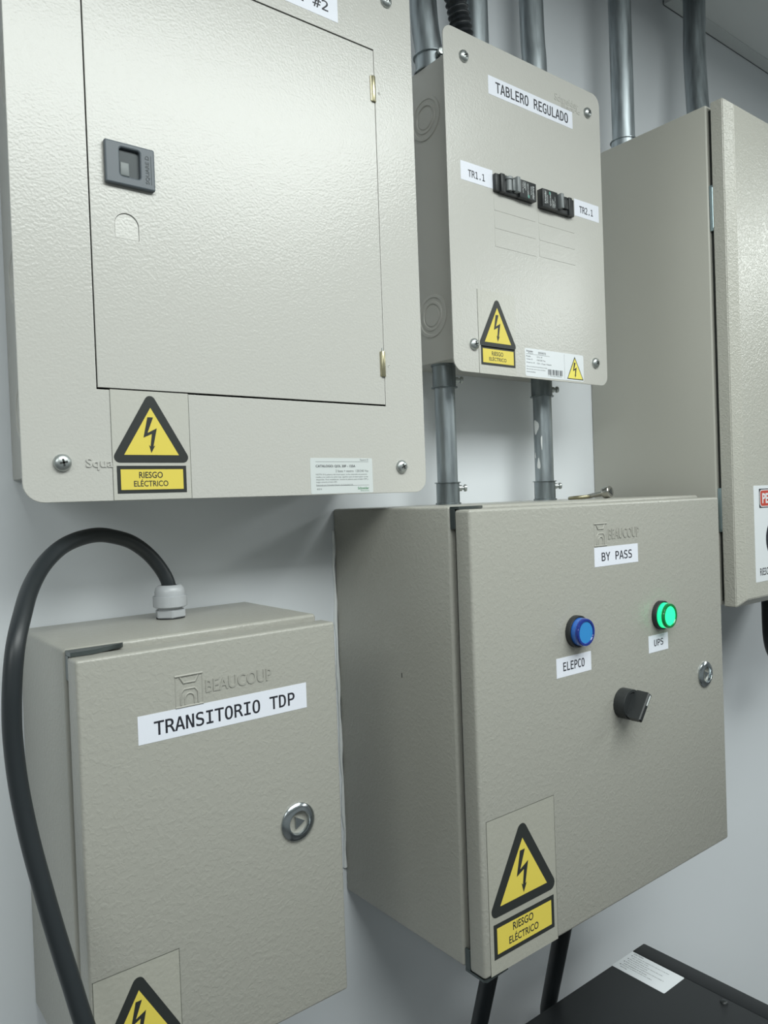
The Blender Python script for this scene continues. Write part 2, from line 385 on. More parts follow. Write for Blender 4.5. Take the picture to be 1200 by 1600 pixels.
def tag(o, label, cat, group=None):
    o['label'] = label; o['category'] = cat
    if group: o['group'] = group
    return o

def structure(o): o['kind'] = 'structure'; return o


# ---------------------------------------------------------------- the room
CZ = 0.749
structure(MB().box(-2.6, 4.2, 0.0, 0.10, -H, 1.25).build('wall_back', 'wall'))
structure(MB().box(-2.7, -2.6, -2.7, 0.0, -H, CZ + 0.05).build('wall_left', 'far_wall'))
structure(MB().box(4.2, 4.3, -2.7, 0.10, -H, CZ + 0.05).build('wall_right', 'far_wall'))
structure(MB().box(-2.6, 4.2, -2.8, -2.7, -H, CZ + 0.05).build('wall_front', 'far_wall'))
structure(MB().box(-2.7, 4.3, -2.8, 0.10, -H - 0.1, -H).build('floor', 'floor'))
# ceiling board with a slot left open along the wall where the conduits rise
b = MB().box(1.095, 4.2, -2.7, 0.0, CZ + 0.0015, CZ + 0.022)
b.box(-2.6, 1.095, -2.7, -0.13, CZ + 0.0015, CZ + 0.022)
structure(b.build('ceiling', 'ceiling'))
# metal wall angle carrying the ceiling edge
b = MB().box(1.095, 4.2, -0.0215, -0.0002, CZ, CZ + 0.0012).box(1.095, 4.2, -0.0014, -0.0002, CZ, CZ + 0.022)
structure(b.build('trim_1', 'trim'))
b = MB().box(1.086, 1.095, -0.13, -0.0225, CZ - 0.0005, CZ + 0.026)  # dark strip painting in the plenum shade on the ceiling board's end
structure(b.build('slot_end_shade', 'dark_gap'))

# ---------------------------------------------------------------- pieces used on several boxes
def pan_screw(root, x, z, y, r, rot=0.4, tilt=0.0):
    prof = [(r, 0.0), (r, r * 0.18), (r * 0.93, r * 0.36), (r * 0.78, r * 0.52), (r * 0.52, r * 0.64), (r * 0.24, r * 0.70), (0, r * 0.71)]
    s = MB().lathe(prof, (x, y, z), (tilt, -1, 0), 28).build('screw', 'screw', root, 60)
    c = MB(); a = r * 0.42; w = r * 0.10; yy = y - r * 0.66
    cs, sn = math.cos(rot), math.sin(rot)
    for (ux, uz) in ((cs, sn), (-sn, cs)):
        c.prism([(x + ux * a - uz * w, z + uz * a + ux * w), (x - ux * a - uz * w, z - uz * a + ux * w),
                 (x - ux * a + uz * w, z - uz * a - ux * w), (x + ux * a + uz * w, z + uz * a - ux * w)], yy - r * 0.07, yy + r * 0.2)
    c.build('cross_recess', 'dark_gap', s, label='dark cross slot')

BOLT = [(535, 393), (602, 393), (530, 585), (642, 526), (594, 752), (615, 740), (567, 832), (543, 733), (560, 752), (581, 597), (480, 645)]

def bolt_polygon(apex, left, right):
    """lightning arrow laid into a yellow triangle given by its three corners"""
    ax, az = apex; lx, lz = left; rx, rz = right
    out = []
    for px, py in BOLT:
        u = (px - 250) / 650.0; v = (857 - py) / 582.0
        bx = lx + (rx - lx) * u; bz = lz + (rz - lz) * u
        mid = ((lx + rx) / 2, (lz + rz) / 2)
        out.append((bx + (ax - mid[0]) * v, bz + (az - mid[1]) * v))
    return out

def warning_sticker(root, y, sheet, apex, left, right, rect, t1, t2, border=0.0083, edges='LRT', label=None, film_mat='film'):
    """clear film with a black-edged yellow triangle and the RIESGO ELECTRICO plate below it"""
    x0, x1, z0, z1 = sheet
    film = MB().plate([rrect(x0, x1, z0, z1, 0.0008, 3)], y - 0.00015, 0.00015).build('warning_sticker', film_mat, root, label=label or 'clear film with black and yellow electric hazard sign')
    w = 0.00035; yy = y - 0.00022
    if 'L' in edges: MB().box(x0, x0 + w, yy, y, z0, z1).build('film_edge', 'film_edge', film)
    if 'R' in edges: MB().box(x1 - w, x1, yy, y, z0, z1).build('film_edge', 'film_edge', film)
    if 'T' in edges: MB().box(x0, x1, yy, y, z1 - w, z1).build('film_edge', 'film_edge', film)
    r = border * 0.55
    # outer black triangle: the corners given are where the rounded tips reach
    cx = (left[0] + right[0]) / 2
    W = right[0] - left[0]; Ht = apex[1] - left[1]
    k = W / 0.058 * 0.0042
    big = [(left[0] - k * 0.62, left[1]), (right[0] + k * 0.62, left[1]), (cx, apex[1] + k * 1.0)]
    MB().plate([rounded_poly(big, k)], y - 0.00030, 0.00015).build('triangle_border', 'sign_black', film)
    it = W / 0.058
    ia = (cx, apex[1] - 0.0088 * it); il = (left[0] + 0.0080 * it, left[1] + 0.0058 * it); ir = (right[0] - 0.0080 * it, left[1] + 0.0058 * it)
    MB().prism([il, ir, ia], y - 0.00045, y - 0.0002).build('triangle_field', 'sign_yellow', film)
    MB().plate([bolt_polygon(ia, il, ir)], y - 0.00058, 0.00015).build('lightning_arrow', 'sign_black', film)
    a0, a1, c0, c1 = rect
    f = (a1 - a0) / 0.0523 * 0.0026
    MB().prism(rrect(a0, a1, c0, c1), y - 0.00030, y - 0.0001).build('plate_border', 'sign_black', film)
    MB().prism(rrect(a0 + f, a1 - f, c0 + f, c1 - f), y - 0.00045, y - 0.0002).build('plate_field', 'sign_yellow', film)
    l = MB().text('RIESGO', t1[0], t1[1], t1[2], t1[3], y - 0.00046, bold=0.016)
    zt = t2[2] + (t2[3] - t2[2]) * 1.30
    l.text('ELÉCTRICO', t2[0], t2[1], t2[2], zt, y - 0.00046, bold=0.016)
    l.build('lettering', 'sign_black', film)
    return film

def tape_label(root, y, box, txt, tbox, skew=0.0):
    x0, x1, z0, z1 = box
    t = MB().plate([[(x0, z0), (x1, z0 + skew), (x1, z1 + skew), (x0, z1)]], y - 0.00018, 0.00018).build('tape_label', 'tape', root, label='white tape label reading ' + txt)
    MB().mono(txt, *tbox, y - 0.00021).build('lettering', 'ink', t)
    return t

def knockout(parent, x, y, z, r, side=-1):
    """pressed concentric knock-out rings on a side wall facing -x"""
    prof = [(r, 0.0), (r * 0.985, 0.0012), (r * 0.86, 0.0014), (r * 0.83, 0.0004), (r * 0.70, 0.0004), (r * 0.67, 0.0014), (r * 0.58, 0.0014), (r * 0.55, 0.0002), (r * 0.50, 0.0002), (r * 0.47, 0.0010), (0, 0.0010)]
    return MB().lathe(prof, (x, y, z), (side, 0, 0), 40, cap0=False).build('knockout', 'paint_side', parent)

def ring_lock(parent, x, y, z, r=0.0142, rot=0.0):
    """chromed quarter-turn lock: bevelled ring, cup and triangular spindle"""
    prof = [(r, -0.0005), (r, 0.0012), (r * 0.93, 0.0022), (r * 0.70, 0.0036), (r * 0.62, 0.0036), (r * 0.59, 0.0028), (r * 0.56, -0.004), (0, -0.004)]
    k = MB().lathe(prof, (x, y, z), (0, -1, 0), 40, cap0=False, mis=[0, 0, 0, 0, 0, 0, 1, 1]).build('lock', ['chrome', 'chrome_cup'], parent, 30, label='chrome quarter turn lock')
    t = MB(); a = r * 0.36
    t.prism([(x + a * math.cos(rot + i * 2 * math.pi / 3), z + a * math.sin(rot + i * 2 * math.pi / 3)) for i in range(3)], y - 0.0018, y + 0.006)
    t.build('spindle', 'chrome', k)
    return k

def emblem(root, y, x0, x1, z0, z1, tx0, tx1, tz0, tz1):
    """pressed square mark with an arch and the word BEAUCOUP"""
    W = x1 - x0; Hh = z1 - z0; w = W * 0.075
    q = lambda pts: [(x0 + a * W, z0 + c * Hh) for a, c in pts]
    m = MB(); yy = y + w * 0.06
    m.stroke(q([(0, 1), (1, 1)]), w * 1.1, yy, 0)
    m.stroke(q([(0, 0), (1, 0)]), w, yy, 0)
    m.stroke(q([(0.02, 0), (0.02, 1)]), w * 0.7, yy + w * 0.12, 0)
    m.stroke(q([(0.98, 0), (0.98, 1)]), w * 0.7, yy + w * 0.12, 0)
    m.stroke(q([(0.18, 0.96), (0.30, 0.76), (0.72, 0.76), (0.84, 0.96)]), w, yy, 0)
    m.stroke(q([(0.20, 0.06), (0.20, 0.42), (0.32, 0.56), (0.70, 0.56), (0.82, 0.42), (0.82, 0.06)]), w, yy, 0)
    m.stroke([(x0 + W * 0.51 + W * 0.17 * math.cos(t), z0 + Hh * 0.24 + Hh * 0.17 * math.sin(t)) for t in [math.pi * (1 - k / 10) for k in range(11)]], w, yy, 0)
    m.stroke(q([(0.34, 0.06), (0.34, 0.24)]), w * 0.8, yy, 0); m.stroke(q([(0.68, 0.06), (0.68, 0.24)]), w * 0.8, yy, 0)
    m.text('BEAUCOUP', tx0, tx1, tz0, tz1, y, bold=0.012, ext=0.0005)
    return m.build('embossed_mark', 'paint_box', root, 60)

def iec_box(root, x0, x1, z0, z1, zd, yb, ydb, ydf, bev=0.0028):
    """folded steel box: hollow body, dark gasket recess and pan door"""
    MB().box(x0, x1, yb, 0.0, z0, z1, 0.0028, 3).build('box', 'paint_wrinkle', root)
    MB().box(x0 + 0.007, x1 - 0.007, ydb - 0.001, yb + 0.002, z0 + 0.007, zd - 0.007).build('gasket', 'dark_gap', root)
    return MB().box(x0, x1, ydf, ydb, z0, zd, bev, 4).build('door', 'paint_wrinkle', root)

def corner_hinge(root, x, zlo, zhi, yb, ydf, ydb, top=True, mat_='hinge_dark'):
    """flat hinge leaf between zlo and zhi, bent over the corner of the door gap"""
    h = MB()
    leaf = [(x + 0.0012, yb - 0.0002), (x + 0.040, yb - 0.0002), (x + 0.037, yb - 0.004), (x + 0.016, ydb - 0.0050), (x + 0.0010, ydb - 0.0050)]
    if not top: leaf = [(x + 0.0012, yb - 0.0002), (x + 0.040, yb - 0.0002), (x + 0.030, ydf + 0.002), (x + 0.003, ydf + 0.0005), (x + 0.0008, ydf + 0.003)]
    h.slab(leaf, zlo, zhi)
    za, zb = (zlo, zlo - 0.017) if top else (zhi, zhi + 0.018)
    h.box(x + 0.0010, x + 0.0032, ydb + 0.0002, yb - 0.0002, min(za, zb), max(za, zb), 0.0004, 1)
    return h.build('hinge', mat_, root, label='dark zinc corner hinge')

# ---------------------------------------------------------------- large load-centre panel, upper left
YD = -0.110
big = thing('breaker_panel', 'large beige breaker panel with inset door and dark latch, at upper left', 'electrical panel', (0.30, 0, 0.0065))
bx = MB().box(0.1409, 0.4620, YD + 0.0016, 0.0, 0.0258, 0.4740, 0.0012, 2, open_front=True).build('box', 'paint_side', big)
for z, y in ((0.327, -0.047), (0.177, -0.047), (0.076, -0.050)):
    knockout(bx, 0.1409, y, z, 0.0275)
DOOR = (0.1752, 0.4332, 0.0867, 0.4070)
door_hole = rrect(DOOR[0] - 0.0009, DOOR[1] + 0.0007, DOOR[2] - 0.0014, DOOR[3] + 0.0014)
MB().plate([rrect(0.1232, 0.4793, 0.0062, 0.4920, 0.0135, 8), door_hole], YD, 0.0016, 0.0004).build('cover', 'paint_fine', big)
MB().box(0.1425, 0.4605, YD + 0.012, YD + 0.014, 0.03, 0.47).build('interior_shade', 'dark_gap', big)  # added dark sheet, its colour stands for the shaded interior behind the door gap
kx, kz, kr = 0.2007, 0.2040, 0.0088
stad = arc2(kx, kz + 0.0008, kr, 0, math.pi, 14) + [(kx - kr, kz - 0.009), (kx + kr, kz - 0.009)]
d = MB().plate([rrect(*DOOR), stad], YD - 0.0001, 0.0016, 0.0003).build('door', 'paint_fine', big)
b = MB(); n = len(stad); g = 0.00025
def inset(pt, off):
    return (kx + (pt[0] - kx) * (1 - off / kr), kz + (pt[1] - kz) * (1 - off / 0.0098))
fr = [b.bm.verts.new((inset(p, g)[0], YD + 0.0008 - 0.00055 * min(1, max(0, (kz + kr - p[1]) / (kr + 0.009))), inset(p, g)[1])) for p in stad]
bk = [b.bm.verts.new((inset(p, g)[0], YD + 0.0028, inset(p, g)[1])) for p in stad]
b.bm.faces.new(fr); b.bm.faces.new(bk[::-1])
for i in range(n): b.bm.faces.new((fr[i], bk[i], bk[(i + 1) % n], fr[(i + 1) % n]))
b.build('knockout_tab', 'paint_fine', d)
# latch
lx0, lx1, lz0, lz1 = 0.1856, 0.2219, 0.2323, 0.2627
win = rrect(0.1961, 0.2109, 0.2388, 0.2588, 0.0018, 4)
la = MB().plate([rrect(lx0, lx1, lz0, lz1, 0.0012, 4), win], YD - 0.0042, 0.0042, 0.0012).build('latch', 'latch', big, label='dark slate plastic door latch')
MB().box(0.1955, 0.2115, YD - 0.0012, YD - 0.0002, 0.238, 0.2595).build('latch_well', 'latch_dark', la)
MB().box(0.1963, 0.2032, YD - 0.0034, YD - 0.0010, 0.2390, 0.2492, 0.0010, 3).build('latch_slide', 'latch_slide', la)
fnr = lambda p, q, h: Vector((q, YD - 0.0042 - h, p))
MB().text('SQUARE D', 0.2365, 0.2570, -0.2179, -0.2146, 0, ext=0.0003, bold=0.01, fn=lambda p, q, h: Vector((-q - 0.0, YD - 0.0041 - h, p))).box(0.21875, 0.21900, YD - 0.0044, YD - 0.0040, 0.2365, 0.2575).build('raised_lettering', 'latch_dark', la)
for z in (0.3720, 0.1235):
    hg = MB().lathe([(0.0024, -0.0115), (0.0026, -0.011), (0.0026, 0.011), (0.0024, 0.0115)], (0.4318, YD + 0.0002, z), (0, 0, 1), 16)
    hg.box(0.4285, 0.4318, YD - 0.0010, YD - 0.0001, z - 0.011, z + 0.011)
    hg.build('hinge', 'brass', big, label='brassy pin hinge')
MB().box(0.4309, 0.4317, YD - 0.0012, YD + 0.0004, 0.1350, 0.1385, 0.0003, 1).build('hinge_pin', 'screw', big)
for z in (0.3703, 0.1224):
    MB().lathe([(0.0016, 0), (0.0013, 0.0003), (0.0007, 0.0001), (0, -0.0001)], (0.4388, YD, z), (0, -1, 0), 14).build('dimple', 'paint_side', big)
for x, z, rt in ((0.1490, 0.0333, 0.2), (0.4492, 0.0302, 0.5), (0.4499, 0.4577, 0.9), (0.1490, 0.4577, 0.3)):
    pan_screw(big, x, z, YD, 0.0061, rt)
# pressed word beside the sticker (partly under it)
MB().text('Squa', 0.1648, 0.1836, 0.0282, 0.0366, YD, bold=0.012, ext=0.0007).build('embossed_mark', 'paint_fine', big, 60)
warning_sticker(big, YD, (0.1831, 0.2425, 0.0066, 0.0858), (0.2128, 0.0824), (0.1839, 0.0334), (0.2409, 0.0334),
                (0.1861, 0.2384, 0.0112, 0.0312), (0.2020, 0.2199, 0.0221, 0.0268), (0.1980, 0.2239, 0.0160, 0.0201), edges='LR')
# rating label
cl = MB().plate([rrect(0.3495, 0.4154, 0.0070, 0.0377, 0.0012, 4)], YD - 0.00018, 0.00018).build('rating_label', 'silver_paper', big, label='pale grey catalogue label with fine print')
yl = YD - 0.00020
t = MB()
t.text('CATALOGO: QOL 20F - 125A', 0.3549, 0.3965, 0.0293, 0.0318, yl, bold=0.025)
t.build('bold_lettering', 'ink', cl)
t = MB()
t.text('Square D', 0.4018, 0.4110, 0.0351, 0.0371, yl)
t.text('2 fases + neutro  120/240 Vac', 0.3752, 0.4108, 0.0254, 0.0276, yl)
for k, (s, x1) in enumerate((('NOTA: Si la palanca del interruptor se ha colocado en posición', 0.4090), ('media y se vuelve la señal roja, significa que el interruptor se ha', 0.4100),
                             ('disparado. Para restablecer, mueva la palanca para el lado OFF y', 0.4104), ('luego conecte al lado ON.', 0.3765), ('Fabricado por Schneider Electric de Colombia S.A.', 0.3935))):
    z = 0.0232 - k * 0.00215 - (0.0005 if k == 4 else 0)
    t.text(s, 0.3549, x1, z - 0.0007, z + 0.0010, yl)
t.text('4818118', 0.3553, 0.3602, 0.0103, 0.0117, yl)
t.box(0.3549, 0.4111, yl - 0.00003, yl, 0.0344, 0.03465).box(0.3549, 0.4108, yl - 0.00003, yl, 0.01365, 0.0139)
t.build('small_lettering', 'soft_ink', cl)
t = MB().text('Schneider', 0.3985, 0.4108, 0.0101, 0.0124, yl, bold=0.02)
t.text('Electric', 0.4016, 0.4108, 0.0084, 0.0097, yl)
t.build('green_lettering', 'green_ink', cl)
tape_label(big, YD, (0.3150, 0.3953, 0.4186, 0.4390), 'TDN #2', (0.3360, 0.3851, 0.4245, 0.4330))

# ---------------------------------------------------------------- smaller load centre, upper middle
YC = -0.097
mid = thing('breaker_panel', 'small beige breaker panel labelled TABLERO REGULADO with two black breakers', 'electrical panel', (0.66, 0, 0.128))
bx = MB().box(0.5500, 0.7695, YC + 0.0014, 0.0, 0.1442, 0.4576, 0.0014, 2).build('box', 'paint_side', mid)
knockout(bx, 0.5500, -0.0485, 0.4035, 0.0228); knockout(bx, 0.5500, -0.0489, 0.1942, 0.0228)
for x, y in ((0.620, -0.062), (0.690, -0.062)):
    MB().lathe([(0.0135, 0), (0.0130, 0.0007), (0.0105, 0.0007), (0.0100, 0), (0, 0)], (x, y, 0.1442), (0, 0, -1), 28, cap0=False).build('knockout', 'paint_side', bx)
slots = [(0.5989, 0.6640, 0.2634), (0.6698, 0.7325, 0.2644)]
MB().plate([rrect(0.5332, 0.7876, 0.1277, 0.4758, 0.0125, 8)], YC, 0.0014, 0.0004).build('cover', 'paint_fine', mid)
for x0, x1, z0 in slots:                       # pressed twist-out blanks under the breakers
    s = MB(); zt = 0.3215
    for za, zb in ((z0, 0.2824), (0.2828, 0.3012), (0.3016, zt)):
        s.plate([rrect(x0, x1, za, zb, 0.0006, 2)], YC - 0.00028, 0.0005, 0.00015)
    s.build('twistout_strip', 'paint_fine', mid, 60)
for x, z, rt in ((0.5608, 0.4499, 0.5), (0.7630, 0.4491, 0.9), (0.5621, 0.1566, 0.3), (0.7640, 0.1537, 0.7)):
    pan_screw(mid, x, z, YC, 0.0061, rt)
t = MB().text('Schneider', 0.7040, 0.7465, 0.4480, 0.4560, YC, bold=0.0, ext=0.0004)
t.text('Electric', 0.7160, 0.7490, 0.4427, 0.4478, YC, ext=0.0004)
t.build('embossed_mark', 'paint_fine', mid, 60)
tape_label(mid, YC, (0.5962, 0.7352, 0.4228, 0.4424), 'TABLERO REGULADO', (0.6072, 0.7268, 0.4272, 0.4380))
tape_label(mid, YC, (0.5515, 0.5980, 0.3234, 0.3427), 'TR1.1', (0.5620, 0.5860, 0.3283, 0.3354))
tape_label(mid, YC, (0.7338, 0.7798, 0.3229, 0.3424), 'TR2.1', (0.7430, 0.7682, 0.3280, 0.3356))

def breaker(x0, x1, z0, z1, flip):
    """moulded breaker face: stepped black body, grey handle, fine white print turned on its side"""
    X = (lambda t: x0 + (x1 - x0) * t) if not flip else (lambda t: x1 - (x1 - x0) * t)
    o = lambda a, c: (min(X(a), X(c)), max(X(a), X(c)))
    b = MB()
    b.box(*o(0.0, 0.10), YC - 0.0045, YC + 0.001, z0 + 0.0006, z1 - 0.0006, 0.0005, 2)
    b.box(*o(0.10, 0.20), YC - 0.0068, YC + 0.001, z0, z1, 0.0006, 2)
    b.box(*o(0.20, 0.56), YC - 0.0052, YC + 0.001, z0, z1, 0.0006, 2)
    b.box(*o(0.56, 1.0), YC - 0.0075, YC + 0.001, z0, z1, 0.0007, 2)
    br = b.build('circuit_breaker', 'black_plastic', mid, label='black breaker ' + ('on the right' if flip else 'on the left'))
    zc = (z0 + z1) / 2
    h = MB()
    h.box(*o(0.44, 0.52), YC - 0.0112, YC - 0.0045, zc - 0.0068, zc + 0.0098, 0.0008, 2)
    h.box(*o(0.38, 0.45), YC - 0.0080, YC - 0.0045, zc - 0.0052, zc + 0.0070, 0.0006, 2)
    h.build('toggle', 'toggle', br, label='grey toggle')
    if not flip:
        xc = X(0.30)
        p = MB().lathe([(0.0034, -0.0066), (0.0034, 0.0046), (0.0046, 0.0052), (0.0046, 0.0074), (0.0040, 0.0080), (0, 0.0080)], (xc, YC - 0.0060, zc), (0, 0, 1), 20)
        p.build('locking_post', 'toggle', br, label='grey ringed post')
    else:
        MB().box(*o(0.24, 0.36), YC - 0.0080, YC - 0.0045, zc - 0.0050, zc + 0.0060, 0.0008, 2).build('locking_post', 'black_plastic', br)
    tx = MB(); yp = YC - 0.00755
    def vt(s, u, w, a, c):
        xa, xb = X(u), X(u + w)
        if flip:          # the two breakers face each other, so their print runs opposite ways
            tx.text(s, zc - c, zc - a, -max(xa, xb), -min(xa, xb), 0, bold=0.01, ext=0.00003, fn=lambda p, q, hh: Vector((-q, yp - hh, p)))
        else:
            tx.text(s, -(zc + c), -(zc + a), min(xa, xb), max(xa, xb), 0, bold=0.01, ext=0.00003, fn=lambda p, q, hh: Vector((q, yp - hh, -p)))
    vt('Schneider', 0.895, 0.045, -0.0082, 0.0060)
    vt('Electric', 0.850, 0.025, -0.0040, 0.0050)
    vt('QO120C', 0.755, 0.035, -0.0070, 0.0072)
    vt('120/240V', 0.70, 0.025, -0.0010, 0.0078)
    vt('10kA', 0.665, 0.025, 0.0005, 0.0078)
    vt('Tipo QO', 0.63, 0.02, -0.0045, 0.0076)
    tx.build('printed_lettering', 'white_ink', br)
    tx2 = MB(); xg = o(0.77, 0.81)
    tx2.box(*xg, yp - 0.00004, yp, zc - (0.0082 if not flip else -0.0050), zc - (0.0050 if not flip else -0.0082))
    tx2.build('printed_mark', 'teal_ink', br)
breaker(0.5982, 0.6588, 0.3200, 0.3396, False)
breaker(0.6690, 0.7275, 0.3176, 0.3380, True)

warning_sticker(mid, YC, (0.5690, 0.6258, 0.1278, 0.2146), (0.5982, 0.2066), (0.5703, 0.1554), (0.6255, 0.1562),
                (0.5720, 0.6238, 0.1368, 0.1565), (0.5877, 0.6051, 0.1472, 0.1517), (0.5836, 0.6098, 0.1417, 0.1454), edges='L')
nl = MB().plate([rrect(0.6399, 0.7414, 0.1298, 0.1605, 0.0022, 4)], YC - 0.00018, 0.00018).build('rating_label', 'paper', mid, label='white rating label with bar code and small yellow triangle')
yl = YC - 0.00020
t = MB()
t.text('Schneider', 0.6420, 0.6530, 0.1566, 0.1584, yl, bold=0.02); t.text('Electric', 0.6452, 0.6530, 0.1550, 0.1561, yl)
t.box(0.6415, 0.6810, yl - 0.00003, yl, 0.1541, 0.15435)
for z, a, c, w in ((0.1518, 'Modelo', 'QOL 8F', 0.6685), (0.1485, 'Voltaje (V)', '120/240 Vac', 0.6735), (0.1449, 'Amperios (A)', '125A - 2 Fases + Neutro', 0.6835)):
    t.text(a, 0.6417, 0.6490 if a == 'Modelo' else 0.6520 if a[0] == 'V' else 0.6556, z - 0.0009, z + 0.0009, yl)
    t.text(c, 0.6590, w, z - 0.0009, z + 0.0009, yl)
for z, s, w in ((0.1404, 'Hecho en Colombia por Schneider Electric de Colombia', 0.6760), (0.1376, 'Fabricado bajo norma tecnica colombiana', 0.6730), (0.1348, 'Industria colombiana', 0.6560)):
    t.text(s, 0.6417, w, z - 0.0006, z + 0.0008, yl)
t.plate([rrect(0.6618, 0.6742, 0.1552, 0.1578), rrect(0.6622, 0.6738, 0.1554, 0.1576)], yl - 0.00003, 0.00003)
t.text('SQUARE D', 0.6628, 0.6732, 0.1558, 0.1573, yl, bold=0.02)
t.text('7 707248 909042', 0.6772, 0.7010, 0.1320, 0.1331, yl)
t.build('lettering', 'ink', nl)
t = MB(); xb = 0.6774; seq = [2, 1, 1, 2, 3, 1, 1, 1, 2, 2, 1, 3, 1, 1, 2, 1, 3, 2, 1, 2, 1, 1, 3, 1, 2, 2, 1, 1, 2, 3, 1, 2, 2, 1, 3, 1, 1, 2, 2]
u = (0.7026 - xb) / sum(seq)
for k, s in enumerate(seq):
    if k % 2 == 0: t.box(xb, xb + s * u, yl - 0.00003, yl, 0.1336, 0.1398)
    xb += s * u
t.box(0.7065, 0.7067, yl - 0.00003, yl, 0.1312, 0.1590)
t.build('bar_code', 'ink', nl)
MB().prism([(0.7107, 0.1314), (0.7406, 0.1314), (0.7254, 0.1580)], yl - 0.00006, yl).build('triangle_border', 'ink', nl)
ta = ((0.7254, 0.1557), (0.7123, 0.1324), (0.7389, 0.1324))
MB().prism([ta[1], ta[2], ta[0]], yl - 0.00012, yl).build('triangle_field', 'bright_yellow', nl)
MB().plate([bolt_polygon(*ta)], yl - 0.00020, 0.0001).build('lightning_arrow', 'ink', nl)

# ---------------------------------------------------------------- BY PASS box, centre right
YB = -0.2016
byp = thing('control_box', 'beige wall box labelled BY PASS with blue and green pilot lights', 'electrical box', (0.645, 0, -0.4065))
iec_box(byp, 0.4452, 0.8450, -0.4065, -0.0076, -0.0106, -0.1765, -0.1830, YB)
corner_hinge(byp, 0.4452, -0.0103, -0.0080, -0.1765, YB, -0.1830, True)
corner_hinge(byp, 0.4452, -0.4095, -0.4073, -0.1765, YB, -0.1830, False)
ring_lock(byp, 0.8040, YB, -0.2085, 0.0142, 0.1)
emblem(byp, YB, 0.6112, 0.6312, -0.0522, -0.0308, 0.6335, 0.6852, -0.0466, -0.0364)
tape_label(byp, YB, (0.6107, 0.6825, -0.0724, -0.0536), 'BY PASS', (0.6221, 0.6718, -0.0673, -0.0592))
tape_label(byp, YB, (0.5494, 0.6005, -0.1698, -0.1517), 'ELEPCO', (0.5591, 0.5902, -0.1644, -0.1566))
tape_label(byp, YB, (0.6966, 0.7323, -0.1690, -0.1513), 'UPS', (0.7065, 0.7231, -0.1629, -0.1563))
warning_sticker(byp, YB, (0.4522, 0.5397, -0.4064, -0.2743), (0.4966, -0.2878), (0.4543, -0.3586), (0.5377, -0.3586),
                (0.4570, 0.5350, -0.3938, -0.3640), (0.4804, 0.5068, -0.3763, -0.3694), (0.4752, 0.5132, -0.3866, -0.3803), edges='LRT', film_mat='film_box')

def pilot_light(x, z, lens, face, rim, colour):
    bz = MB().lathe([(0.0150, 0), (0.0150, 0.0046), (0.0146, 0.0052), (0.0134, 0.0053), (0.0132, 0.0040)], (x, YB, z), (0, -1, 0), 40).build('pilot_light', 'black_plastic', byp, 40, label=colour + ' pilot light in a black ring')
    MB().lathe([(0.0131, 0.0042), (0.0131, 0.0100), (0.0130, 0.0116), (0.0124, 0.0126), (0.0104, 0.0127), (0.0099, 0.0120), (0, 0.0121)],
               (x, YB, z), (0, -1, 0), 40, mis=[0, 2, 2, 2, 2, 1]).build('lens', [lens, face, rim], bz, 40, label=colour + ' lens')
pilot_light(0.5785, -0.1297, 'blue_lens', 'blue_face', 'blue_rim', 'unlit blue')
pilot_light(0.7185, -0.1313, 'green_lens', 'green_face', 'green_rim', 'glowing green')

# selector switch
sx, sz = 0.6483, -0.2107
sw = MB().lathe([(0.0150, 0), (0.0150, 0.0112), (0.0146, 0.0120), (0.0122, 0.0121), (0.0118, 0.0104), (0.0116, 0.0104), (0.0112, 0.0114), (0, 0.0114)], (sx, YB, sz), (0, -1, 0), 40).build('selector_switch', 'black_plastic', byp, 40, label='black rotary selector switch')
th = math.radians(52); dx, dz = math.cos(th), math.sin(th); px, pz = -dz, dx
hb = MB(); L2, W0, W1 = 0.0146, 0.0042, 0.0030
def knob_ring(y, l, w):
    return [(sx + dx * a * l + px * c * w, y, sz + dz * a * l + pz * c * w) for a, c in ((1, -1), (1, 1), (-1, 1), (-1, -1))]
lv = [knob_ring(YB - 0.0110, L2 * 0.80, W0), knob_ring(YB - 0.0140, L2, W0), knob_ring(YB - 0.0255, L2, W1), knob_ring(YB - 0.0266, L2 - 0.0010, W1 - 0.0010)]
lv = [[hb.bm.verts.new(c) for c in r] for r in lv]
for A, B in zip(lv, lv[1:]):
    for k in range(4): hb.bm.faces.new((A[k], A[(k + 1) % 4], B[(k + 1) % 4], B[k]))
hb.bm.faces.new(lv[0][::-1]); hb.bm.faces.new(lv[-1])
hd = hb.build('handle', 'black_plastic', sw, 30)
mk = MB(); a0, a1, w = 0.0020, 0.0128, 0.0009
mk.prism([(sx + dx * a0 + px * w, sz + dz * a0 + pz * w), (sx + dx * a1 + px * w, sz + dz * a1 + pz * w), (sx + dx * a1 - px * w, sz + dz * a1 - pz * w), (sx + dx * a0 - px * w, sz + dz * a0 - pz * w)], YB - 0.0269, YB - 0.0262)
mk.build('pointer_line', 'white_ink', sw, label='white pointer line')
MB().box(0.4450, 0.4454, -0.1054, -0.1044, -0.1664, -0.1620).build('paint_chip', 'dark_gap', byp, label='small dark chip in the side paint')
# bead of white filler down the left edge against the wall
sb = MB(); pth = [(0.4440 + 0.0006 * math.sin(k * 2.3) * (k % 3), -0.0012, -0.030 - k * 0.0185) for k in range(20)]
sb.tube(pth, [0.0016 + 0.0007 * math.sin(k * 1.7) for k in range(20)], 8)
sb.build('filler_bead', 'sealant', byp, 60, label='bead of white filler along the wall')

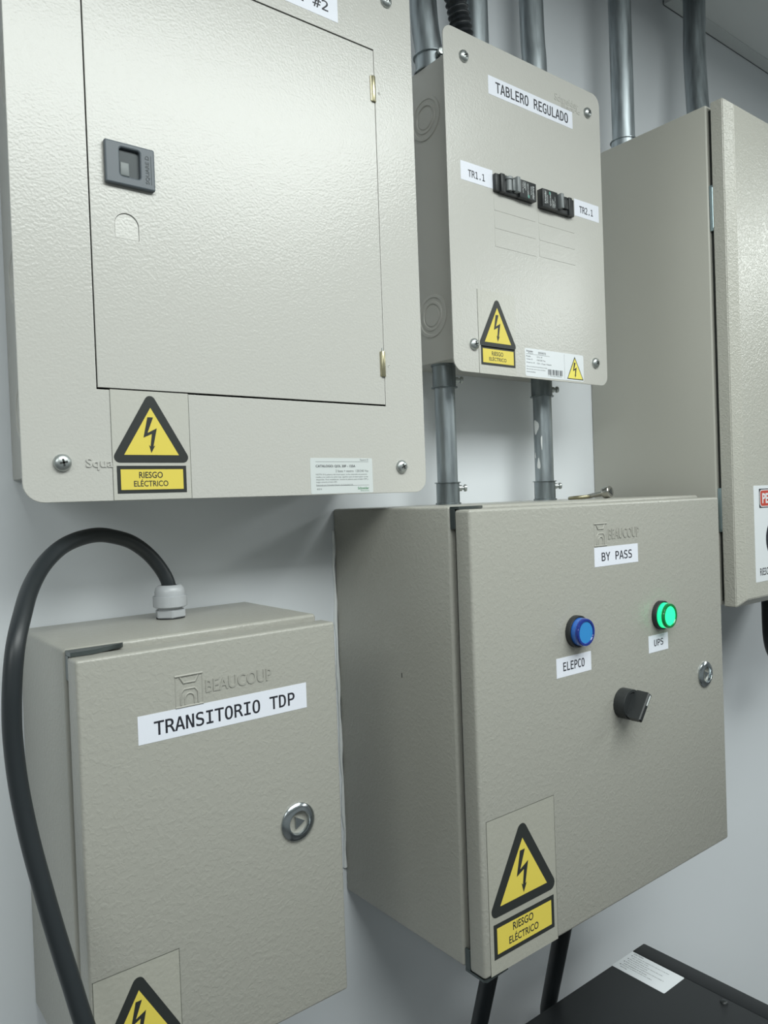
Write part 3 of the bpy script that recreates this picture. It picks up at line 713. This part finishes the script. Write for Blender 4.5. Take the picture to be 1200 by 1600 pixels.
# ---------------------------------------------------------------- TRANSITORIO box, lower left
YA = -0.1504
tra = thing('control_box', 'beige wall box labelled TRANSITORIO TDP with grey cable gland on top', 'electrical box', (0.241, 0, -0.3935))
iec_box(tra, 0.1408, 0.3414, -0.3935, -0.0922, -0.0962, -0.1232, -0.1310, YA, 0.0022)
corner_hinge(tra, 0.1408, -0.0958, -0.0930, -0.1232, YA, -0.1310, True)
ring_lock(tra, 0.3003, YA, -0.2456, 0.0146, 0.0)
emblem(tra, YA, 0.2062, 0.2269, -0.1393, -0.1176, 0.2290, 0.2823, -0.1325, -0.1232)
tape_label(tra, YA, (0.1793, 0.3123, -0.1592, -0.1398), 'TRANSITORIO TDP', (0.1905, 0.3014, -0.1548, -0.1455))
warning_sticker(tra, YA, (0.1428, 0.2018, -0.3930, -0.3053), (0.1729, -0.3136), (0.1441, -0.3628), (0.2011, -0.3628),
                (0.1462, 0.1985, -0.3870, -0.3662), (0.1615, 0.1795, -0.3752, -0.3705), (0.1580, 0.1840, -0.3828, -0.3780), edges='LRT', film_mat='film_box')
# cable gland
gx, gy, gz = 0.2486, -0.0437, -0.0922
gl = MB().lathe([(0.0118, 0), (0.0118, 0.0010)], (gx, gy, gz), (0, 0, 1), 24).build('cable_gland', 'black_plastic', tra, label='light grey plastic cable gland')
hx = lambda r, n0=6, off=0.26: [(gx + r * math.cos(off + 2 * math.pi * k / n0), gy + r * math.sin(off + 2 * math.pi * k / n0)) for k in range(n0)]
b = MB().slab(hx(0.0130), gz + 0.0010, gz + 0.0074); bmesh.ops.bevel(b.bm, geom=b.bm.edges[:], offset=0.0006, segments=2, affect='EDGES')
b.build('lock_nut', 'grey_plastic', gl, 30)
b = MB().lathe([(0.0100, 0.0070), (0.0100, 0.0102)], (gx, gy, gz), (0, 0, 1), 28, cap0=False, cap1=False)
b.build('thread', 'grey_plastic', gl)
b = MB().slab(hx(0.0140, 12, 0.1), gz + 0.0096, gz + 0.0190); bmesh.ops.bevel(b.bm, geom=b.bm.edges[:], offset=0.0005, segments=2, affect='EDGES')
b.lathe([(0.0122, 0.0188), (0.0124, 0.0222), (0.0115, 0.0254), (0.0096, 0.0274), (0.0078, 0.0278), (0.0060, 0.0274)], (gx, gy, gz), (0, 0, 1), 32, cap0=False, cap1=False)
b.build('dome_nut', 'grey_plastic', gl, 35)

# ---------------------------------------------------------------- tall cabinet, right edge
YE = -0.207
tall = thing('control_box', 'tall beige cabinet with white hazard sign, cut off by the right picture edge', 'electrical box', (1.13, 0, -0.143))
ex0, ex1, ez0, ez1 = 0.8850, 1.385, -0.1432, 0.4596
MB().box(ex0, ex1, -0.1778, 0.0, ez0, ez1, 0.0022, 3).build('box', 'cabinet_side', tall)
MB().box(ex0 + 0.006, ex1 - 0.006, -0.1842, -0.1755, ez0 + 0.006, ez1 - 0.006).build('gasket', 'dark_gap', tall)
b = MB(); c = 0.0090
def er(y, i): return [b.bm.verts.new(p) for p in ((ex0 + i, y, ez0 + i), (ex1 - i, y, ez0 + i), (ex1 - i, y, ez1 - i), (ex0 + i, y, ez1 - i))]
rr = [er(-0.1832, 0.0), er(YE + c, 0.0), er(YE, c)]
for A, B in zip(rr, rr[1:]):
    for k in range(4): b.bm.faces.new((A[k], A[(k + 1) % 4], B[(k + 1) % 4], B[k]))
b.bm.faces.new(rr[0][::-1]); b.bm.faces.new(rr[-1])
bmesh.ops.recalc_face_normals(b.bm, faces=b.bm.faces[:])
bmesh.ops.bevel(b.bm, geom=[e for e in b.bm.edges if e.calc_face_angle(0) > 0.3], offset=0.0008, segments=2, affect='EDGES')
b.build('door', 'cabinet_door', tall, 30)
for za, zb in ((0.3085, 0.3630), (-0.0535, -0.0005)):
    h = MB().box(ex0 + 0.0012, ex0 + 0.0042, -0.1828, -0.1782, za, zb, 0.0008, 2)
    h.lathe([(0.0022, 0), (0.0022, zb - za - 0.006)], (ex0 + 0.0026, -0.1816, za + 0.003), (0, 0, 1), 12)
    h.build('hinge', 'hinge_light', tall, label='bright zinc hinge in the door gap')
# danger sign, running out of the picture
s = 0.9770; X = lambda v: v * s
sg = MB().plate([rrect(X(0.9376), X(0.9376) + 0.105, X(-0.1187), X(0.0010))], YE - 0.0002, 0.0002).build('warning_sign', 'paper', tall, label='white hazard sign with red heading')
yy = YE - 0.00022
sx0 = X(0.9510)
MB().plate([rrect(sx0, sx0 + 0.080, X(-0.0270), X(-0.0030), 0.0004, 2)], yy - 0.00005, 0.00005).build('heading_ground', 'ink', sg)
MB().plate([rrect(sx0 + 0.0014, sx0 + 0.0786, X(-0.0258), X(-0.0042), 0.005, 6)], yy - 0.00010, 0.00005).build('heading_border', 'paper', sg)
MB().plate([rrect(sx0 + 0.0028, sx0 + 0.0772, X(-0.0247), X(-0.0053), 0.004, 6)], yy - 0.00015, 0.00005).build('heading_field', 'red_ink', sg)
MB().text('PELIGRO', sx0 + 0.0075, sx0 + 0.0725, X(-0.0215), X(-0.0085), yy - 0.00016, bold=0.03).build('heading_lettering', 'paper', sg)
t = MB().text('RIESGO ELÉCTRICO', X(0.9485), X(0.9485) + 0.078, X(-0.1113), X(-0.0995), yy, bold=0.012)
t.plate([arc2(X(0.9505) + 0.042, -0.0655, 0.0270, 0, 2 * math.pi * 35 / 36, 35)], yy - 0.00005, 0.00005)
t.build('lettering', 'ink', sg)
t = MB().plate([[(X(0.9505) + 0.042 + (px - 565) * 0.00010, -0.0655 - (py - 612) * 0.00010) for px, py in BOLT]], yy - 0.00010, 0.00005)
t.build('lightning_arrow', 'paper', sg)

# ---------------------------------------------------------------- conduits
def fitting(root, x, y, z0, z1, r, rim_at_top, ang=-0.55, m='galv_dark', screws=True):
    """set-screw connector on a conduit between z0 and z1; the flared rim sits at the open end"""
    R_ = r * 1.13
    if rim_at_top: prof = [(R_ * 1.10, 0), (R_ * 1.10, 0.0016), (R_, 0.0022), (R_, z1 - z0 - 0.0012), (R_ * 1.13, z1 - z0 - 0.0008), (R_ * 1.13, z1 - z0), (r * 0.99, z1 - z0)]
    else: prof = [(r * 0.99, 0), (R_ * 1.13, 0), (R_ * 1.13, 0.0008), (R_, 0.0012), (R_, z1 - z0 - 0.0022), (R_ * 1.10, z1 - z0 - 0.0016), (R_ * 1.10, z1 - z0)]
    cp = MB().lathe(prof, (x, y, z0), (0, 0, 1), 36).build('connector', m, root, 30, label='set screw connector')
    zs = (z0 + (z1 - z0) * (0.72 if rim_at_top else 0.33))
    d = Vector((math.cos(ang), math.sin(ang), 0))
    s = MB().lathe([(0.0034, -0.001), (0.0034, 0.0030), (0.0021, 0.0030), (0.0021, 0.0052), (0.0037, 0.0056), (0.0040, 0.0068), (0.0034, 0.0084), (0.0014, 0.0088), (0, 0.0084)],
                   Vector((x, y, zs)) + d * (R_ - 0.0004), d, 18).build('set_screw', 'screw', cp, 40)
    return cp

def conduit(name, label, path, r, m='galv', group=None, n=28):
    P = bezier_path(path, 8) if len(path) > 2 else [Vector(p) for p in path]
    root = thing(name, label, 'conduit', tuple(path[-1] if path[-1][2] < path[0][2] else path[0]), group)
    MB().tube(P, r, n).build('pipe', m, root, 40)
    return root

BT, CB, CT, ET = -0.0076, 0.1442, 0.4576, 0.4596
c1 = conduit('steel_conduit', 'short galvanized conduit above the BY PASS box hinge, left of two', [(0.5671, -0.045, BT), (0.5671, -0.045, CB)], 0.0112)
fitting(c1, 0.5671, -0.045, 0.1190, CB, 0.0112, False); fitting(c1, 0.5671, -0.045, BT, 0.0166, 0.0112, True)
c2 = conduit('steel_conduit', 'short galvanized conduit with white paint blots, standing behind the ringed key', [(0.7275, -0.045, BT), (0.7275, -0.045, CB)], 0.0112)
fitting(c2, 0.7275, -0.045, 0.1180, CB, 0.0112, False); fitting(c2, 0.7275, -0.045, BT, 0.0160, 0.0112, True)
def blot(x, y, r, z, ang, wa, hz):
    b = MB(); vs = []; n = 16
    c = b.bm.verts.new((x + (r + 0.0003) * math.cos(ang), y + (r + 0.0003) * math.sin(ang), z))
    for k in range(n):
        t = 2 * math.pi * k / n; w = 1 + 0.18 * math.sin(3 * t + z * 90)
        a = ang + wa * math.cos(t) * w
        vs.append(b.bm.verts.new((x + (r + 0.0003) * math.cos(a), y + (r + 0.0003) * math.sin(a), z + hz * math.sin(t) * w)))
    for k in range(n): b.bm.faces.new((c, vs[k], vs[(k + 1) % n]))
    b.build('paint_blot', 'sealant', c2, 60, label='white paint blot')
va = math.atan2(-0.613, -0.7275)
blot(0.7275, -0.045, 0.0112, 0.0815, va - 0.80, 0.34, 0.0085)
blot(0.7275, -0.045, 0.0112, 0.0625, va - 0.18, 0.08, 0.0085)
blot(0.7275, -0.045, 0.0112, 0.0365, va - 0.58, 0.19, 0.0065)
blot(0.7275, -0.045, 0.0112, 0.0470, va - 1.05, 0.12, 0.0035)

TOP = 1.10
ca = conduit('steel_conduit', 'bent galvanized conduit with wire ring connector, beside the large panel', [(0.5655, -0.030, TOP), (0.5655, -0.031, 0.62), (0.5655, -0.033, 0.56), (0.5640, -0.037, 0.515), (0.5655, -0.041, 0.480), (0.5660, -0.042, CT)], 0.0148)
fitting(ca, 0.5660, -0.042, CT, 0.4760, 0.0148, True, -1.80, 'galv')
cb = conduit('steel_conduit', 'galvanized conduit directly behind the black corrugated hose', [(0.6425, -0.034, TOP), (0.6435, -0.036, CT)], 0.0148)
cc = conduit('steel_conduit', 'galvanized conduit rising behind the TABLERO REGULADO panel right corner', [(0.7440, -0.034, TOP), (0.7440, -0.034, 0.62), (0.7445, -0.036, 0.53), (0.7445, -0.038, CT)], 0.0148)
cd = conduit('steel_conduit', 'straight galvanized conduit entering the tall cabinet by the small panel corner', [(0.9090, -0.047, TOP), (0.9105, -0.047, ET)], 0.0148)
MB().lathe([(0.0178, 0), (0.0178, 0.004), (0.0166, 0.0046), (0.0166, 0.0120), (0.0182, 0.0124), (0.0182, 0.0134), (0.0147, 0.0134)], (0.9105, -0.047, ET), (0, 0, 1), 32).build('connector', 'galv', cd, 30)
ce = conduit('steel_conduit', 'bent galvanized conduit crossing the white ceiling angle', [(1.0965, -0.050, TOP), (1.0965, -0.050, 0.80), (1.0955, -0.050, 0.71), (1.0930, -0.0500, 0.655), (1.0893, -0.053, 0.613), (1.0833, -0.058, 0.566), (1.0780, -0.064, 0.51), (1.0775, -0.066, ET)], 0.0158)

# black corrugated hose into the small panel
P = bezier_path([(0.574, -0.071, TOP), (0.5740, -0.071, 0.70), (0.5755, -0.070, 0.56), (0.5830, -0.071, 0.51), (0.5925, -0.0725, CT)], 10)
dense = []; acc = 0.0
for a, b_ in zip(P, P[1:]):
    m_ = max(1, int((b_ - a).length / 0.0011))
    for k in range(m_): dense.append(a + (b_ - a) * (k / m_))
dense.append(P[-1]); L_ = 0; rad = []
for i, p in enumerate(dense):
    if i: L_ += (p - dense[i - 1]).length
    rad.append(0.0108 + 0.0013 * math.sin(2 * math.pi * L_ / 0.0066))
tag(MB().tube(dense, rad, 20).build('corrugated_hose', 'black_hose', None, 60), 'black corrugated hose entering the small breaker panel top', 'hose')

# ---------------------------------------------------------------- black cables
arc = [(0.2486, -0.0437, -0.0945 + 0.002), (0.2486, -0.0437, -0.0760), (0.2478, -0.0434, -0.0635), (0.2428, -0.042, -0.0514), (0.2321, -0.0427, -0.0378), (0.217, -0.0463, -0.0267), (0.1999, -0.052, -0.021), (0.1857, -0.0584, -0.0191), (0.1684, -0.0684, -0.0213), (0.1521, -0.0809, -0.027), (0.1362, -0.0982, -0.0374), (0.1234, -0.1176, -0.0502), (0.114, -0.1362, -0.0642), (0.1063, -0.1500, -0.0814), (0.1027, -0.1538, -0.1038), (0.1015, -0.1545, -0.127), (0.102, -0.1550, -0.1465), (0.1034, -0.1562, -0.1659), (0.1057, -0.158, -0.1854), (0.1086, -0.1606, -0.2049), (0.1124, -0.164, -0.2264), (0.1164, -0.1676, -0.248), (0.1203, -0.171, -0.2675), (0.1244, -0.1746, -0.2871), (0.1293, -0.1789, -0.3106), (0.140, -0.187, -0.355), (0.155, -0.198, -0.42), (0.162, -0.20, -0.50), (0.16, -0.19, -0.60), (0.15, -0.15, -0.80)]
tag(MB().tube(bezier_path(arc, 5), 0.0057, 20).build('power_cable', 'black_cable', None, 60), 'thick black cable arching out of the grey gland and down the left', 'cable')
tag(MB().tube([(0.5330, -0.1365, -0.4130), (0.5595, -0.0725, -0.5650), (0.5730, -0.0400, -0.6420), (0.5740, -0.036, -0.66), (0.574, -0.035, -0.95)], 0.0088, 18).build('black_cable', 'black_cable', None, 60),
    'black cable below the yellow sign corner of the BY PASS box', 'cable')
tag(MB().tube([(0.6325, -0.1425, -0.4135), (0.7190, -0.0300, -0.6376), (0.7200, -0.028, -0.66), (0.720, -0.028, -0.95)], 0.0095, 18).build('black_cable', 'black_cable', None, 60),
    'black cable dropping from the BY PASS box behind the black cabinet', 'cable')
tag(MB().tube(bezier_path([(1.182, -0.10, -0.1432), (1.182, -0.10, -0.185), (1.183, -0.10, -0.225), (1.190, -0.10, -0.250), (1.208, -0.10, -0.268), (1.232, -0.10, -0.268), (1.250, -0.10, -0.250), (1.257, -0.10, -0.225), (1.258, -0.10, -0.185), (1.258, -0.10, -0.1432)], 8), 0.0150, 20).build('black_hose', 'black_hose', None, 60),
    'black hose looping under the tall cabinet at the right edge', 'hose')

# ---------------------------------------------------------------- cabinet key lying on the BY PASS box
kxc, kyc, kz0 = 0.7245, -0.100, BT
key = thing('cabinet_key', 'nickel ringed cabinet key lying on top of the BY PASS box', 'key', (kxc, kyc, kz0))
MB().tube([(kxc + 0.0125 * math.cos(2 * math.pi * k / 36), kyc + 0.0125 * math.sin(2 * math.pi * k / 36), kz0 + 0.0022 + 0.0008 * math.sin(2 * math.pi * k / 36 + 3.1)) for k in range(36)], 0.0019, 12, closed=True).build('bow_ring', 'brass', key, 60)
tipv = Vector((0.7252, -0.141, kz0 + 0.0078)); base = Vector((0.7247, -0.111, kz0 + 0.0032))
MB().tube([base, base.lerp(tipv, 0.5), tipv.lerp(base, 0.2)], [0.0024, 0.0031, 0.0040], 16).build('shaft', 'nickel', key, 60)
dv = Vector((0.10, -0.98, 0.16)).normalized()
sk = MB().lathe([(0.0046, -0.0100), (0.0062, -0.0085), (0.0066, -0.0070), (0.0066, -0.0006), (0.0060, 0.0), (0, 0.0)], tipv, dv, 28).build('socket', 'nickel', key, 35)
t = MB(); u = dv.cross(Vector((0, 0, 1))).normalized(); v = u.cross(dv)
tv = [tipv + dv * 0.00025 + (u * math.cos(a) + v * math.sin(a)) * 0.0046 for a in (0.0, 2.094, 4.189)]
t.bm.faces.new([t.bm.verts.new(p) for p in tv]); t.build('triangular_hole', 'dark_gap', sk)

# ---------------------------------------------------------------- black UPS cabinet below
UT = -0.600
ups = thing('ups_cabinet', 'black metal cabinet with white caution label, below the wall boxes', 'cabinet', (0.61, -0.35, -H))
MB().box(0.352, 0.8715, -0.640, -0.068, -H + 0.02, UT - 0.004, 0.002, 2).build('body', 'black_metal', ups)
MB().box(0.350, 0.8462, -0.645, -0.0672, UT - 0.0040, UT, 0.0010, 2).build('top_panel', 'black_metal', ups)
MB().box(0.8470, 0.8735, -0.645, -0.0649, UT - 0.030, UT - 0.0004, 0.0022, 2).build('side_rail', 'black_metal', ups)
pn = MB().lathe([(0.0046, 0), (0.0042, 0.0012), (0.0028, 0.0020), (0, 0.0023)], (0.8382, -0.1940, UT), (0, 0, 1), 20)
pn.build('screw', 'black_plastic', ups, 60)
cl = MB().slab(rrect(0.8000, 0.8448, -0.1405, -0.0670, 0.0015, 3), UT, UT + 0.0002).build('caution_label', 'paper', ups, label='white caution label with fine print')
t = MB()
def up_text(s, xa, xb, ya, length):
    t.text(s, -ya, -ya + length, xa, xb, 0, fn=lambda p, q, h: Vector((q, -p, UT + 0.00022 + h)))
up_text('CAUTION:', 0.8402, 0.8432, -0.0715, 0.0140)
for k, (sa, ln) in enumerate((('Never operate this equipment from the mains if it has been', 0.050), ('water damaged or is wet.', 0.024), ('Risk of electric shock, do not remove the cover.', 0.047), ('No user serviceable parts inside.', 0.028),
                              ('Refer servicing to qualified personnel and keep it', 0.053), ('well ventilated at all times.', 0.033), ('Disconnect the battery and the mains before', 0.042), ('opening.', 0.010))):
    xx = 0.8352 - k * 0.0042
    up_text(sa, xx, xx + 0.0022, -0.0745, ln)
    if k % 2 == 0: t.slab(rrect(xx + 0.0002, xx + 0.0018, -0.0732, -0.0716, 0.0006, 3), UT + 0.00018, UT + 0.00026)
t.build('lettering', 'ink', cl)
for x in (0.40, 0.83):
    for y in (-0.60, -0.11):
        MB().lathe([(0.018, 0), (0.018, 0.020)], (x, y, -H), (0, 0, 1), 20).build('foot', 'black_plastic', ups)

# ---------------------------------------------------------------- ceiling fixtures that give the light, the far left one added
for k, (x, y, z, sx_, sy_, pw) in enumerate(LAMPS):
    r = thing('ceiling_light', ('white rectangular ceiling lamp above the camera', 'white rectangular ceiling lamp far to the right of the boxes', 'unseen ceiling lamp added far to the left to brighten the lower left')[k], 'lamp', (x, y, 0.724))
    f = MB().box(x - sx_ / 2 - 0.015, x + sx_ / 2 + 0.015, y - sy_ / 2 - 0.015, y + sy_ / 2 + 0.015, 0.730, CZ + 0.0015, 0.003, 2).build('frame', 'trim', r)
    MB().box(x - sx_ / 2, x + sx_ / 2, y - sy_ / 2, y + sy_ / 2, 0.724, 0.731).build('diffuser', 'diffuser', r)
